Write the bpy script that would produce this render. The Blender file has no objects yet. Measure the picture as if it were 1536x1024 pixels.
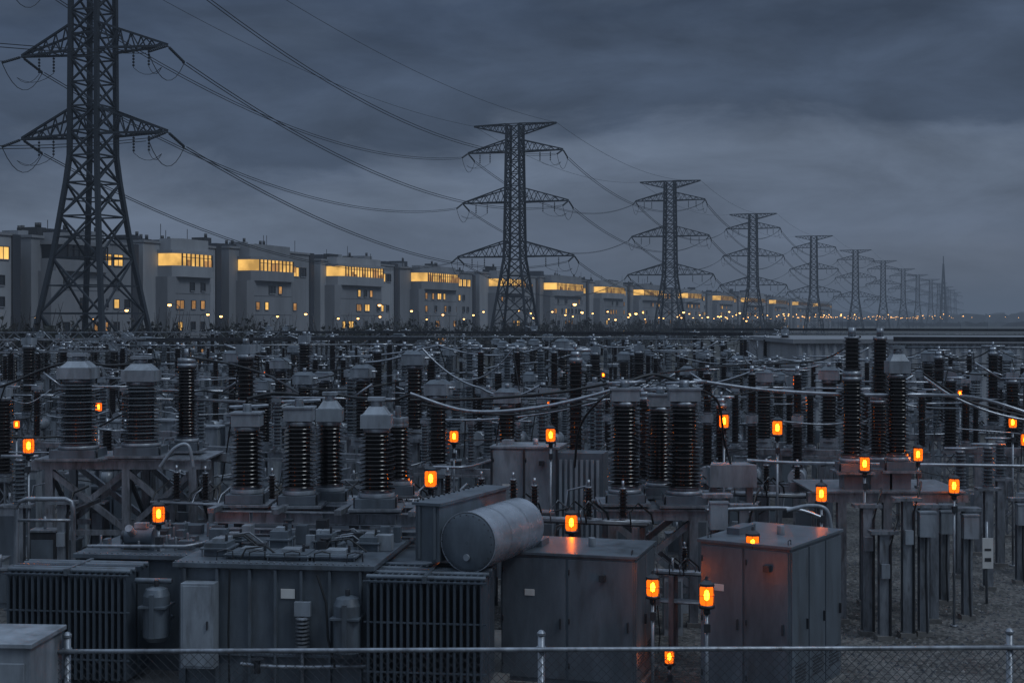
import bpy, math, random
from mathutils import Vector, Matrix
R=random.Random(7)
sc=bpy.context.scene
F=2133.0; HC=8.0; HY=478.0
def WX(px,D): return (px-768)/F*D
def WZ(py,D): return HC-(py-HY)/F*D
def W(px,py,D): return (WX(px,D),D,WZ(py,D))

# ---------------------------------------------------------------- materials
MATS={}
def nt(name):
    m=bpy.data.materials.new(name); m.use_nodes=True
    t=m.node_tree; t.nodes.clear(); MATS[name]=m
    return m,t,t.nodes,t.links
def surf(name,base,rough=.5,metal=0,var=.35,scale=1.5,bump=.15,bscale=20,streak=True,rust=0.0,coat=0):
    m,t,N,L=nt(name)
    o=N.new('ShaderNodeOutputMaterial'); b=N.new('ShaderNodeBsdfPrincipled')
    g=N.new('ShaderNodeNewGeometry'); mp=N.new('ShaderNodeMapping')
    mp.inputs['Scale'].default_value=(scale,scale,scale*(.25 if streak else 1))
    L.new(g.outputs['Position'],mp.inputs['Vector'])
    n=N.new('ShaderNodeTexNoise'); n.inputs['Scale'].default_value=1.6; n.inputs['Detail'].default_value=7; n.inputs['Roughness'].default_value=.65
    L.new(mp.outputs[0],n.inputs['Vector'])
    cr=N.new('ShaderNodeValToRGB'); cr.color_ramp.elements[0].position=.3; cr.color_ramp.elements[1].position=.7
    lo=[c*(1-var) for c in base]; hi=[min(1,c*(1+var*.6)) for c in base]
    cr.color_ramp.elements[0].color=(*lo,1); cr.color_ramp.elements[1].color=(*hi,1)
    L.new(n.outputs['Fac'],cr.inputs['Fac'])
    col=cr.outputs['Color']
    if rust>0:
        n3=N.new('ShaderNodeTexNoise'); n3.inputs['Scale'].default_value=3.0; n3.inputs['Detail'].default_value=9
        L.new(mp.outputs[0],n3.inputs['Vector'])
        r3=N.new('ShaderNodeValToRGB'); r3.color_ramp.elements[0].position=.54; r3.color_ramp.elements[1].position=.70
        r3.color_ramp.elements[0].color=(0,0,0,1); r3.color_ramp.elements[1].color=(rust,rust,rust,1)
        L.new(n3.outputs['Fac'],r3.inputs['Fac'])
        mx=N.new('ShaderNodeMixRGB'); L.new(r3.outputs['Color'],mx.inputs['Fac']); L.new(col,mx.inputs['Color1'])
        mx.inputs['Color2'].default_value=(.05,.042,.036,1); col=mx.outputs['Color']
    L.new(col,b.inputs['Base Color'])
    mr=N.new('ShaderNodeMapRange'); mr.inputs['To Min'].default_value=max(.05,rough-.12); mr.inputs['To Max'].default_value=min(1,rough+.15)
    L.new(n.outputs['Fac'],mr.inputs['Value']); L.new(mr.outputs[0],b.inputs['Roughness'])
    b.inputs['Metallic'].default_value=metal
    if bump>0:
        n2=N.new('ShaderNodeTexNoise'); n2.inputs['Scale'].default_value=bscale; n2.inputs['Detail'].default_value=4
        L.new(g.outputs['Position'],n2.inputs['Vector'])
        bp=N.new('ShaderNodeBump'); bp.inputs['Strength'].default_value=bump; bp.inputs['Distance'].default_value=.02
        L.new(n2.outputs['Fac'],bp.inputs['Height']); L.new(bp.outputs[0],b.inputs['Normal'])
    L.new(b.outputs[0],o.inputs[0])
    return m
def emis(name,col,strength,var=0,scale=.4,transp=0,tcol=(1,.6,.25)):
    m,t,N,L=nt(name); o=N.new('ShaderNodeOutputMaterial'); e=N.new('ShaderNodeEmission')
    e.inputs['Color'].default_value=(*col,1); e.inputs['Strength'].default_value=strength
    if var>0:
        g=N.new('ShaderNodeNewGeometry'); n=N.new('ShaderNodeTexNoise'); n.inputs['Scale'].default_value=scale; n.inputs['Detail'].default_value=3
        L.new(g.outputs['Position'],n.inputs['Vector'])
        mr=N.new('ShaderNodeMapRange'); mr.inputs['From Min'].default_value=.3; mr.inputs['From Max'].default_value=.7
        mr.inputs['To Min'].default_value=strength*(1-var); mr.inputs['To Max'].default_value=strength*(1+var)
        L.new(n.outputs['Fac'],mr.inputs['Value']); L.new(mr.outputs[0],e.inputs['Strength'])
    if transp>0:
        tr=N.new('ShaderNodeBsdfTransparent'); tr.inputs[0].default_value=(*tcol,1)
        mx=N.new('ShaderNodeMixShader'); mx.inputs[0].default_value=transp
        L.new(e.outputs[0],mx.inputs[1]); L.new(tr.outputs[0],mx.inputs[2]); L.new(mx.outputs[0],o.inputs[0])
    else: L.new(e.outputs[0],o.inputs[0])
    return m
surf('tank_paint',(.115,.14,.165),.33,.2,.38,1.2,.12,25,True,.4)
surf('light_paint',(.27,.305,.34),.33,.15,.42,1.5,.1,30,True,.4)
surf('conservator_paint',(.36,.40,.45),.25,.5,.25,1.2,.03,8,False,.15)
surf('radiator_paint',(.075,.095,.118),.3,.3,.3,2,.05,30)
surf('galvanised_steel',(.27,.295,.325),.36,.6,.5,3,.1,40,True,.5)
surf('dark_steel',(.045,.05,.058),.38,.4,.45,3,.1,40,True,.5)
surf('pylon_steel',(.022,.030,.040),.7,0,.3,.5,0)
surf('brown_porcelain',(.013,.010,.010),.17,0,.3,4,0)
surf('grey_porcelain',(.085,.10,.115),.25,0,.3,4,0)
surf('white_porcelain',(.24,.265,.29),.25,0,.3,4,0)
surf('cable',(.010,.012,.014),.5,0,.2,3,0)
surf('fence_wire',(.06,.066,.075),.5,.4,.2,3,0)
surf('aluminium',(.33,.355,.385),.3,.75,.35,3,0)
surf('concrete_light',(.29,.305,.325),.85,0,.25,.12,.1,3)
surf('concrete_mid',(.21,.222,.24),.85,0,.25,.12,.1,3)
surf('dark_cladding',(.035,.04,.05),.6,0,.25,.2,0)
surf('window_glass',(.02,.024,.03),.12,0,.3,.5,0)
surf('frame_dark',(.03,.032,.035),.5,0,.2,1,0)
surf('sign_white',(.6,.6,.58),.5,0,.12,2,0)
surf('corrugated',(.33,.35,.375),.5,.2,.25,.6,.05,10)
surf('foliage',(.016,.019,.014),.9,0,.5,.6,0,1,False)
surf('twig',(.022,.02,.018),.9,0,.4,2,0)
surf('concrete_pad',(.15,.148,.142),.9,0,.4,1.0,.4,14,False)
surf('far_mass',(.026,.032,.034),.95,0,.4,.02,0,1,False)
emis('window_lit',(1,.57,.15),.95,.45,.3)
emis('window_dim',(1,.5,.17),.38,.7,.5)
emis('lamp_core',(1,.34,.03),120)
emis('lamp_lens',(1,.165,.008),2.0,0,1,.4,(1,.5,.12))
emis('street_bulb',(1,.50,.15),7)
def vol(name,emc,ems,dens=0):
    m,t,N,L=nt(name)
    o=N.new('ShaderNodeOutputMaterial'); em=N.new('ShaderNodeEmission')
    em.inputs['Color'].default_value=(*emc,1); em.inputs['Strength'].default_value=ems
    ab=N.new('ShaderNodeVolumeAbsorption'); ad=N.new('ShaderNodeAddShader'); ab.inputs['Color'].default_value=(0,0,0,1); ab.inputs['Density'].default_value=dens
    L.new(ab.outputs[0],ad.inputs[0]); L.new(em.outputs[0],ad.inputs[1]); L.new(ad.outputs[0],o.inputs['Volume'])

# ---------------------------------------------------------------- mesh builder
class MB:
    def __init__(s): s.v=[];s.f=[];s.m=[];s.s=[];s.mn=[];s.fr=None
    def frame(s,ox=0,oy=0,rot=0,oz=0):
        s.fr=(ox,oy,oz,math.cos(rot),math.sin(rot))
    def mi(s,n):
        if n not in s.mn: s.mn.append(n)
        return s.mn.index(n)
    def addv(s,p):
        if s.fr:
            ox,oy,oz,c,sn=s.fr; p=(ox+p[0]*c-p[1]*sn, oy+p[0]*sn+p[1]*c, oz+p[2])
        s.v.append((p[0],p[1],p[2])); return len(s.v)-1
    def face(s,idx,mat,sm=False): s.f.append(idx); s.m.append(s.mi(mat)); s.s.append(sm)
    def box(s,x0,x1,y0,y1,z0,z1,mat):
        i=[s.addv(p) for p in ((x0,y0,z0),(x1,y0,z0),(x1,y1,z0),(x0,y1,z0),(x0,y0,z1),(x1,y0,z1),(x1,y1,z1),(x0,y1,z1))]
        for q in ((0,3,2,1),(4,5,6,7),(0,1,5,4),(1,2,6,5),(2,3,7,6),(3,0,4,7)): s.face([i[k] for k in q],mat)
    def bx(s,cx,cy,cz,sx,sy,sz,mat): s.box(cx-sx/2,cx+sx/2,cy-sy/2,cy+sy/2,cz-sz/2,cz+sz/2,mat)
    def prism(s,pts,z0,z1,mat):
        a=[s.addv((p[0],p[1],z0)) for p in pts]; b=[s.addv((p[0],p[1],z1)) for p in pts]; n=len(pts)
        for k in range(n): s.face([a[k],a[(k+1)%n],b[(k+1)%n],b[k]],mat)
        s.face(a[::-1],mat); s.face(b,mat)
    def frus(s,x,y,z0,z1,w0,w1,mat):
        i=[s.addv((x+sx*w/2,y+sy*w/2,z)) for z,w in ((z0,w0),(z1,w1)) for sx,sy in ((-1,-1),(1,-1),(1,1),(-1,1))]
        for q in ((0,3,2,1),(4,5,6,7),(0,1,5,4),(1,2,6,5),(2,3,7,6),(3,0,4,7)): s.face([i[k] for k in q],mat)
    def ring(s,c,ax,r,seg,ref=None):
        ax=Vector(ax).normalized(); h=Vector((0,0,1)) if abs(ax.z)<.95 else Vector((1,0,0))
        u=ax.cross(h).normalized(); w=ax.cross(u); o=[]
        off=math.pi/4 if seg==4 else 0
        for k in range(seg):
            a=2*math.pi*k/seg+off; p=Vector(c)+(u*math.cos(a)+w*math.sin(a))*r; o.append(s.addv(p))
        return o
    def cyl(s,p0,p1,r,mat,seg=8,r2=None,caps=True):
        ax=Vector(p1)-Vector(p0)
        if ax.length<1e-5: return
        a=s.ring(p0,ax,r,seg); b=s.ring(p1,ax,r if r2 is None else r2,seg)
        for k in range(seg): s.face([a[k],a[(k+1)%seg],b[(k+1)%seg],b[k]],mat,seg>4)
        if caps: s.face(a[::-1],mat); s.face(b,mat)
    def beam(s,p0,p1,w,mat): s.cyl(p0,p1,w*.7071,mat,4)
    def tube(s,pts,r,mat,seg=6):
        pr=None
        for i,p in enumerate(pts):
            a=Vector(pts[max(0,i-1)]); b=Vector(pts[min(len(pts)-1,i+1)])
            q=s.ring(p,b-a,r,seg)
            if pr:
                for k in range(seg): s.face([pr[k],pr[(k+1)%seg],q[(k+1)%seg],q[k]],mat,seg>4)
            pr=q
    def lathe(s,x,y,z,prof,mat,seg=12):
        cs=[(math.cos(2*math.pi*k/seg),math.sin(2*math.pi*k/seg)) for k in range(seg)]
        for (r0,h0),(r1,h1) in zip(prof[:-1],prof[1:]):
            a=[s.addv((x+r0*c,y+r0*t,z+h0)) for c,t in cs]; b=[s.addv((x+r1*c,y+r1*t,z+h1)) for c,t in cs]
            for k in range(seg): s.face([a[k],a[(k+1)%seg],b[(k+1)%seg],b[k]],mat,True)
    def insul(s,x,y,z,h,r,mat,seg=14,pitch=.11,cap='galvanised_steel',taper=1):
        n=max(4,int(h*.9/pitch)); p=h*.9/n; pf=[]
        for k in range(n):
            z0=h*.05+k*p; rr=(r if k%2==0 else r*.9)*(1+(taper-1)*k/n); c=r*.6*(1+(taper-1)*k/n)
            pf+=[(c,z0),(rr,z0+.22*p),(rr*.98,z0+.36*p),(c,z0+.62*p)]
        pf.append((pf[-1][0],h*.95))
        s.lathe(x,y,z,pf,mat,seg)
        s.cyl((x,y,z),(x,y,z+h*.055),r*.8,cap,seg); s.cyl((x,y,z+h*.945),(x,y,z+h),r*.72,cap,seg)
    def mesh(s,name,origin=(0,0,0)):
        me=bpy.data.meshes.new(name)
        vs=[(a-origin[0],b-origin[1],c-origin[2]) for a,b,c in s.v] if any(origin) else s.v
        me.from_pydata(vs,[],s.f)
        for n in s.mn: me.materials.append(MATS[n])
        me.polygons.foreach_set('material_index',s.m); me.polygons.foreach_set('use_smooth',s.s); me.update()
        return me
    def build(s,name,origin=(0,0,0),bevel=0):
        o=bpy.data.objects.new(name,s.mesh(name,origin)); o.location=origin; sc.collection.objects.link(o)
        if bevel:
            b=o.modifiers.new('bevel','BEVEL'); b.width=bevel; b.segments=2; b.limit_method='ANGLE'; b.angle_limit=math.radians(60)
        return o
def inst(name,me,loc,rot=0,sc_=1):
    o=bpy.data.objects.new(name,me); o.location=loc; o.rotation_euler=(0,0,rot); o.scale=(sc_,)*3; sc.collection.objects.link(o); return o
def cat(p0,p1,sag,n=14):
    p0=Vector(p0);p1=Vector(p1); return [tuple(p0.lerp(p1,i/n)+Vector((0,0,-4*sag*(i/n)*(1-i/n)))) for i in range(n+1)]
def lattice_col(mb,x,y,z0,z1,w,mat='galvanised_steel',t=.07):
    h=w/2; c=[(x-h,y-h),(x+h,y-h),(x+h,y+h),(x-h,y+h)]
    for a in c: mb.beam((a[0],a[1],z0),(a[0],a[1],z1),t,mat)
    n=max(1,int((z1-z0)/(w*1.1))); dz=(z1-z0)/n
    for k in range(n):
        for i in range(4):
            a=c[i];b=c[(i+1)%4]
            if k%2: a,b=b,a
            mb.beam((a[0],a[1],z0+k*dz),(b[0],b[1],z0+(k+1)*dz),t*.6,mat)
def ibeam(mb,x,y,z0,z1,w,mat='galvanised_steel'):
    mb.box(x-w/2,x+w/2,y-w/2,y-w/2+.03,z0,z1,mat); mb.box(x-w/2,x+w/2,y+w/2-.03,y+w/2,z0,z1,mat); mb.box(x-.015,x+.015,y-w/2+.03,y+w/2-.03,z0,z1,mat)
    mb.box(x-w*.8,x+w*.8,y-w*.8,y+w*.8,0,.12,'concrete_pad') if z0<.2 else None

# ---------------------------------------------------------------- ground
m,t,N,L=nt('gravel_ground')
o=N.new('ShaderNodeOutputMaterial'); b=N.new('ShaderNodeBsdfPrincipled'); g=N.new('ShaderNodeNewGeometry')
v=N.new('ShaderNodeTexVoronoi'); v.inputs['Scale'].default_value=10; L.new(g.outputs['Position'],v.inputs['Vector'])
n=N.new('ShaderNodeTexNoise'); n.inputs['Scale'].default_value=.5; n.inputs['Detail'].default_value=8; L.new(g.outputs['Position'],n.inputs['Vector'])
cr=N.new('ShaderNodeValToRGB'); cr.color_ramp.elements[0].color=(.03,.03,.03,1); cr.color_ramp.elements[1].color=(.19,.185,.175,1)
L.new(v.outputs['Color'],cr.inputs['Fac'])
mx=N.new('ShaderNodeMixRGB'); mx.blend_type='MULTIPLY'; mx.inputs['Fac'].default_value=.85
cr2=N.new('ShaderNodeValToRGB'); cr2.color_ramp.elements[0].position=.38; cr2.color_ramp.elements[0].color=(.3,.29,.27,1); cr2.color_ramp.elements[1].position=.62; cr2.color_ramp.elements[1].color=(1,1,1,1)
L.new(n.outputs['Fac'],cr2.inputs['Fac']); L.new(cr.outputs[0],mx.inputs['Color1']); L.new(cr2.outputs[0],mx.inputs['Color2'])
L.new(mx.outputs[0],b.inputs['Base Color']); b.inputs['Roughness'].default_value=.8
bp=N.new('ShaderNodeBump'); bp.inputs['Distance'].default_value=.06; bp.inputs['Strength'].default_value=1
L.new(v.outputs['Distance'],bp.inputs['Height']); L.new(bp.outputs[0],b.inputs['Normal']); L.new(b.outputs[0],o.inputs[0])
surf('field_ground',(.03,.031,.024),.95,0,.5,.03,.3,1.5,False)
surf('asphalt',(.05,.05,.052),.8,0,.25,.3,.2,20,False)
surf('dirt_path',(.14,.11,.085),.9,0,.3,.1,.2,3,False)
mb=MB(); mb.face([mb.addv(p) for p in((-6000,-400,0),(6000,-400,0),(6000,9000,0),(-6000,9000,0))],'field_ground'); mb.build('ground')
mb=MB(); mb.face([mb.addv(p) for p in((-80,-20,.004),(90,-20,.004),(130,160,.004),(-90,160,.004))],'gravel_ground'); mb.build('gravel_yard')
k=.3526; nrm=math.hypot(k,1); ANG=math.atan2(1,k)
def LP(D,off=0): return (-61+k*(D-254)+off/nrm, D-off*k/nrm)   # off: towards yard side
mb=MB()
def strip(mb,o0,o1,z,mat,D0=100,D1=2600):
    a=LP(D0,o0);b_=LP(D0,o1);c=LP(D1,o1);d=LP(D1,o0)
    mb.face([mb.addv((*a,z)),mb.addv((*b_,z)),mb.addv((*c,z)),mb.addv((*d,z))],mat)
strip(mb,10,20,.008,'asphalt'); strip(mb,14.9,15.1,.012,'sign_white')
mb.build('road')
mb=MB(); mb.frame(*LP(100),ANG); mb.box(0,2600,-9.9,-6,0,.14,'concrete_pad'); mb.build('pavement')
mb=MB()
for i in range(8000):
    D=R.uniform(24,52); px=R.uniform(1150,1650) if R.random()<.88 else R.uniform(0,1536)
    x,y=WX(px,D),D; s_=R.uniform(.02,.075)
    c=[(x+s_*R.uniform(.6,1.3)*math.cos(a),y+s_*R.uniform(.6,1.3)*math.sin(a)) for a in (0,1.25,2.5,3.8,5.1)]
    i0=[mb.addv((p[0],p[1],0)) for p in c]; tp=mb.addv((x+R.uniform(-.01,.01),y,s_*R.uniform(.5,.9)))
    for q in range(5): mb.face([i0[q],i0[(q+1)%5],tp],'concrete_pad' if i%3 else 'dark_steel')
mb.build('gravel')

# ---------------------------------------------------------------- pylons
def make_pylon(prof,arms,peak,leg,br,name):
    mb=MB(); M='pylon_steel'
    def hw(z):
        for (z0,a),(z1,b_) in zip(prof[:-1],prof[1:]):
            if z<=z1: return a+(b_-a)*(z-z0)/(z1-z0)
        return prof[-1][1]
    top=prof[-1][0]; zs=[0]
    while zs[-1]<top: 
        zs.append(zs[-1]+max(2.6,hw(zs[-1])*1.6))
    zs=[z*top/zs[-1] for z in zs]
    cn=((-1,-1),(1,-1),(1,1),(-1,1))
    for z0,z1 in zip(zs[:-1],zs[1:]):
        h0,h1=hw(z0),hw(z1)
        for i in range(4):
            a=cn[i];b_=cn[(i+1)%4]
            A0=(a[0]*h0,a[1]*h0,z0);A1=(a[0]*h1,a[1]*h1,z1);B0=(b_[0]*h0,b_[1]*h0,z0);B1=(b_[0]*h1,b_[1]*h1,z1)
            mb.beam(A0,A1,leg,M); mb.beam(A0,B1,br,M); mb.beam(B0,A1,br,M)
            mb.beam(A1,B1,br*.9,M)
            if h0>2.4:
                m0=tuple((p+q)/2 for p,q in zip(A0,B0)); c=tuple((m0[j]*.5+(A1[j]+B1[j])*.25) for j in range(3))
                q1=tuple(A0[j]*.5+A1[j]*.5 for j in range(3)); q2=tuple(B0[j]*.5+B1[j]*.5 for j in range(3))
                mb.beam(q1,c,br*.7,M); mb.beam(q2,c,br*.7,M)
    pts=[]
    for z,a,rise in arms+[peak]:
        for sd in (-1,1):
            h=hw(z); tip=Vector((sd*a,0,z))
            lo=[Vector((sd*h,-h,z)),Vector((sd*h,h,z))]; hi=[Vector((sd*hw(z+rise),-hw(z+rise),z+rise)),Vector((sd*hw(z+rise),hw(z+rise),z+rise))]
            n=5
            for j in range(2):
                mb.beam(lo[j],tip,br*1.3,M); mb.beam(hi[j],tip+Vector((0,0,.15 if rise>0 else -.15)),br*1.2,M)
                for q in range(n):
                    p=lo[j].lerp(tip,q/n); r_=hi[j].lerp(tip,(q+.5)/n); p2=lo[j].lerp(tip,(q+1)/n)
                    mb.beam(p,r_,br*.6,M)
                    if q<n-1: mb.beam(r_,p2,br*.6,M)
            for q in range(1,n): mb.beam(lo[0].lerp(tip,q/n),lo[1].lerp(tip,q/n),br*.5,M)
            mb.beam(hi[0],hi[1],br,M)
            if (z,a,rise)!=peak:
                ends=[]
                for d in (-1,1):
                    e=Vector((sd*(a-.1),d*3.6,z-1.3)); 
                    for q in range(9):
                        s0=tip.lerp(e,.12+q*.098); s1=tip.lerp(e,.12+q*.098+.06); mb.cyl(s0,s1,.17,'pylon_steel',6)
                    mb.cyl(tip,e,.06,M,5); ends.append(e)
                mb.tube(cat(ends[0],ends[1],2.6,8),.045,'cable',4)
                for q in (.45,.7):
                    pp=lo[0].lerp(tip,q); 
                    for w in range(5): mb.cyl((pp.x,0,pp.z-.4-w*.36),(pp.x,0,pp.z-.6-w*.36),.14,'pylon_steel',5)
                    mb.cyl((pp.x,0,pp.z),(pp.x,0,pp.z-2.2),.035,M,4)
                    mb.tube(cat((pp.x,0,pp.z-2.2),(sd*(a-.1),-1,z-2.6),.8,5),.035,'cable',4)
                pts.append((ends[0],ends[1]))
            else: pts.append((tip,tip))
    for c in cn: mb.box(c[0]*prof[0][1]-.7,c[0]*prof[0][1]+.7,c[1]*prof[0][1]-.7,c[1]*prof[0][1]+.7,0,.5,'concrete_pad')
    return mb.mesh(name),pts
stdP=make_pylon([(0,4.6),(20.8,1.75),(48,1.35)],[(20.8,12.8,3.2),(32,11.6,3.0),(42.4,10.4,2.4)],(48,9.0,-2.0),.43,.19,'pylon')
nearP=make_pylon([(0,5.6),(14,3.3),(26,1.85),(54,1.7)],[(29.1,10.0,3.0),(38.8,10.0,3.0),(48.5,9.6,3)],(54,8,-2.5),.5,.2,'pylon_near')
rot=math.radians(-20)
pyl=[((-98,34),nearP),((-48.3,164),nearP),((.6,293),stdP),((46,414),stdP),((92,543),stdP),((146,688),stdP),((200,828),stdP),((256,981),stdP),((313,1138),stdP),((368,1290),stdP),((424,1440),stdP),((480,1600),stdP),((540,1770),stdP),((600,1950),stdP),((670,2150),stdP)]
wp=[]
for (xy,(me,pts)) in pyl:
    inst('transmission_pylon',me,(xy[0],xy[1],0),rot)
    Mx=Matrix.Translation((xy[0],xy[1],0))@Matrix.Rotation(rot,4,'Z'); wp.append([(Mx@a,Mx@b_) for a,b_ in pts])
mb=MB()
for i in range(len(wp)-1):
    far=i>5
    for j,(a,b_) in enumerate(zip(wp[i],wp[i+1])):
        p,q=a[1],b_[0]; gw=j>=6
        r=.055 if i<3 else .075
        for off in ((0,) if gw or far else (-.27,.27)):
            d=Vector((off*.94,-off*.34,0)); mb.tube(cat(p+d,q+d+Vector((0,0,off*.6)),3.5 if gw else 6.0,22 if not far else 8),(.035 if gw else r),'cable',4)
mb.build('overhead_power_lines')
mb=MB(); 
for i in range(12):
    z0,z1=i*5.5,(i+1)*5.5; h0,h1=3.2*(1-i/13),3.2*(1-(i+1)/13)
    for a,b_ in (((-1,-1),(1,-1)),((1,-1),(1,1)),((1,1),(-1,1)),((-1,1),(-1,-1))):
        mb.beam((a[0]*h0,a[1]*h0,z0),(a[0]*h1,a[1]*h1,z1),.9,'pylon_steel'); mb.beam((a[0]*h0,a[1]*h0,z0),(b_[0]*h1,b_[1]*h1,z1),.5,'pylon_steel')
mb.cyl((0,0,60),(0,0,74),.5,'pylon_steel',6)
inst('radio_mast',mb.mesh('mast'),(WX(1415,1500),1500,0))

# ---------------------------------------------------------------- buildings
def building(D0,D1,seed):
    r=random.Random(seed); o=LP(D0); L_=(D1-D0)*nrm; mb=MB(); mb.frame(o[0],o[1],ANG)
    A,B=('concrete_light','concrete_mid') if seed%2 else ('concrete_mid','concrete_mid')
    H=r.uniform(20.0,22.0); G=r.uniform(2.5,5)
    lit=D0>240 or D0<190
    mb.box(0,L_-G,0,24,0,H,A); mb.box(-.15,L_-G,-.25,24.2,H,H+.4,'concrete_mid')
    mb.box(L_-G,L_,2.5,20,0,H-2,'dark_cladding'); mb.box(L_-G-.6,L_-G+1.2,-.3,2,0,H+r.uniform(-.5,1.4),'dark_cladding')
    x0=L_*r.uniform(.04,.14); x1=L_*r.uniform(.56,.70); dp=3.4
    mb.prism([(x0,0),(x0,-dp+1),(x0+1,-dp),(x1-2.6,-dp),(x1,-.0)],0,15.4,B)
    q0=x0+.6; q1=x1-.2; e=dp+.9
    P=lambda g:[(q0-g,0),(q0-g,-e+1.4-g),(q0+1.4-g,-e-g),(q1-3+g,-e-g),(q1+g,0)]
    mb.prism(P(0),15.4,17.35,A); mb.prism(P(-.25),17.35,19.5,'window_lit' if lit else 'window_glass'); mb.prism(P(.15),19.5,20.1,A); mb.prism(P(-.6),20.1,H+.9,A)
    nmu=int((q1-q0-4.4)/1.4)
    for i in range(nmu+1):
        x=q0+1.4+(q1-3-q0-1.4)*i/nmu; mb.bx(x,-e+.17,18.42,.2,.2,2.15,'frame_dark')
        if lit and r.random()<.4: mb.box(x+.1,x+1.2,-e+.19,-e+.23,17.35,17.35+r.uniform(.4,1.9),'window_dim')
    mb.box(q0+1.4,q1-3,-e+.12,-e+.22,18.8,18.9,'frame_dark')
    for i in range(1,4):
        a=i/4; mb.bx(q1-3+3*a-.1,(-e)*(1-a)+.1,18.42,.2,.2,2.15,'frame_dark')
    def win(x,y,z,w,h,mat):
        mb.box(x-w/2,x+w/2,y-.03,y+.05,z,z+h,mat)
        mb.box(x-w/2-.12,x-w/2,y-.14,y+.05,z-.12,z+h+.12,'frame_dark'); mb.box(x+w/2,x+w/2+.12,y-.14,y+.05,z-.12,z+h+.12,'frame_dark')
        mb.box(x-w/2,x+w/2,y-.14,y+.05,z+h,z+h+.12,'frame_dark'); mb.box(x-w/2,x+w/2,y-.18,y+.05,z-.12,z,'concrete_light')
        if w>1.8: mb.box(x-.05,x+.05,y-.1,y-.03,z,z+h,'frame_dark')
    pk=lambda a,b_:(lambda p:'window_lit' if p<a else 'window_dim' if p<b_ else 'window_glass')(r.random())
    for z in (2.2,6.0,9.8,13.0):
        x=x0+2.4; 
        while x<x1-4:
            if r.random()<.45:
                w=r.choice((1.3,1.3,2.4)); win(x,-dp,z,w,1.4,pk(.18,.42))
            x+=r.uniform(2.8,4.4)
        x=x1+2
        while x<L_-G-1.5:
            if r.random()<.5: win(x,0,z,1.4,1.4,pk(.18,.4))
            x+=3.1
    x=x1+2.4
    while x<L_-G-2: win(x,0,16.9,2.4,1.8,pk(.45,.75)); x+=3.2
    for z in (4.9,8.7,12.4): 
        mb.box(x0+1,x1-2.6,-dp-.025,-dp+.02,z,z+.08,'dark_cladding')
    x=x1+4
    while x<L_-G: mb.box(x,x+.08,-.025,.02,0,H,'concrete_mid'); x+=6
    for z in (6,9.8,13,17):
        for y in (3,8,13,18):
            if r.random()<.7:
                mb.box(-.03,.04,y-1,y+1,z,z+1.7,pk(.15,.2))
                mb.box(-.1,.04,y-1.1,y+1.1,z-.12,z,'frame_dark'); mb.box(-.1,.04,y-1.1,y+1.1,z+1.7,z+1.82,'frame_dark')
    xm=(x0+x1)/2; mb.box(xm-3,xm+3,-dp-1.8,-dp-.01,3.1,3.4,'frame_dark'); mb.box(xm-2.4,xm+2.4,-dp-.06,-dp+.02,.1,3.0,'window_dim')
    for i in range(r.randint(7,12)):
        x=r.uniform(1,L_-6); y=r.uniform(1,12); w=r.uniform(1,4.5); h=r.uniform(.5,2.2)
        mb.box(x,x+w,y,y+r.uniform(1,4),H+.4,H+.4+h,r.choice(('dark_cladding','concrete_mid','frame_dark')))
        if r.random()<.6: mb.cyl((x+w/2,y+.5,H+.4+h),(x+w/2,y+.5,H+1.2+h),.3,'frame_dark',8)
    for i in range(3):
        x=r.uniform(1,L_-3); mb.cyl((x,1.5,H+.5),(x,1.5,H+r.uniform(2.5,4)),.06,'frame_dark',4)
    mb.build('office_building',(o[0],o[1],0))
eds=[186,218,246,273,309,349,401,452,505,559,630,700,780,868,960,1060,1180]
for i,(a,b_) in enumerate(zip(eds[:-1],eds[1:])): building(a,b_-.15,i+3)

def street_lamp():
    mb=MB(); mb.cyl((0,0,0),(0,0,9.6),.11,'dark_steel',8,.06); mb.tube([(0,0,9.5),(.5,0,9.9),(1.5,0,10)],.05,'dark_steel')
    mb.bx(1.75,0,10,.8,.3,.14,'dark_steel'); mb.lathe(1.75,0,9.62,[(0,0),(.2,.05),(.31,.18),(.25,.31)],'street_bulb',8); mb.cyl((0,0,0),(0,0,.8),.18,'dark_steel',8)
    return mb.mesh('street_lamp')
SL=street_lamp()
D=150
while D<2000:
    for off in (8.5,21.5):
        p=LP(D+R.uniform(-6,6)+(10 if off>10 else 0),off+R.uniform(-.3,.3)); inst('street_lamp',SL,(p[0],p[1],0),ANG+(math.pi/2 if off>10 else -math.pi/2),R.uniform(.8,1.05))
    D+=19+D*.009
for i in range(60):
    D=R.uniform(190,1700); off=R.uniform(26,80); p=LP(D,off); inst('street_lamp',SL,(p[0],p[1],0),R.uniform(0,6),R.uniform(.75,1.1))
for i in range(26):
    D=R.uniform(700,1900); inst('street_lamp',SL,(WX(R.uniform(1180,1600),D),D,0),0,R.uniform(.9,1.2))

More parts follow.
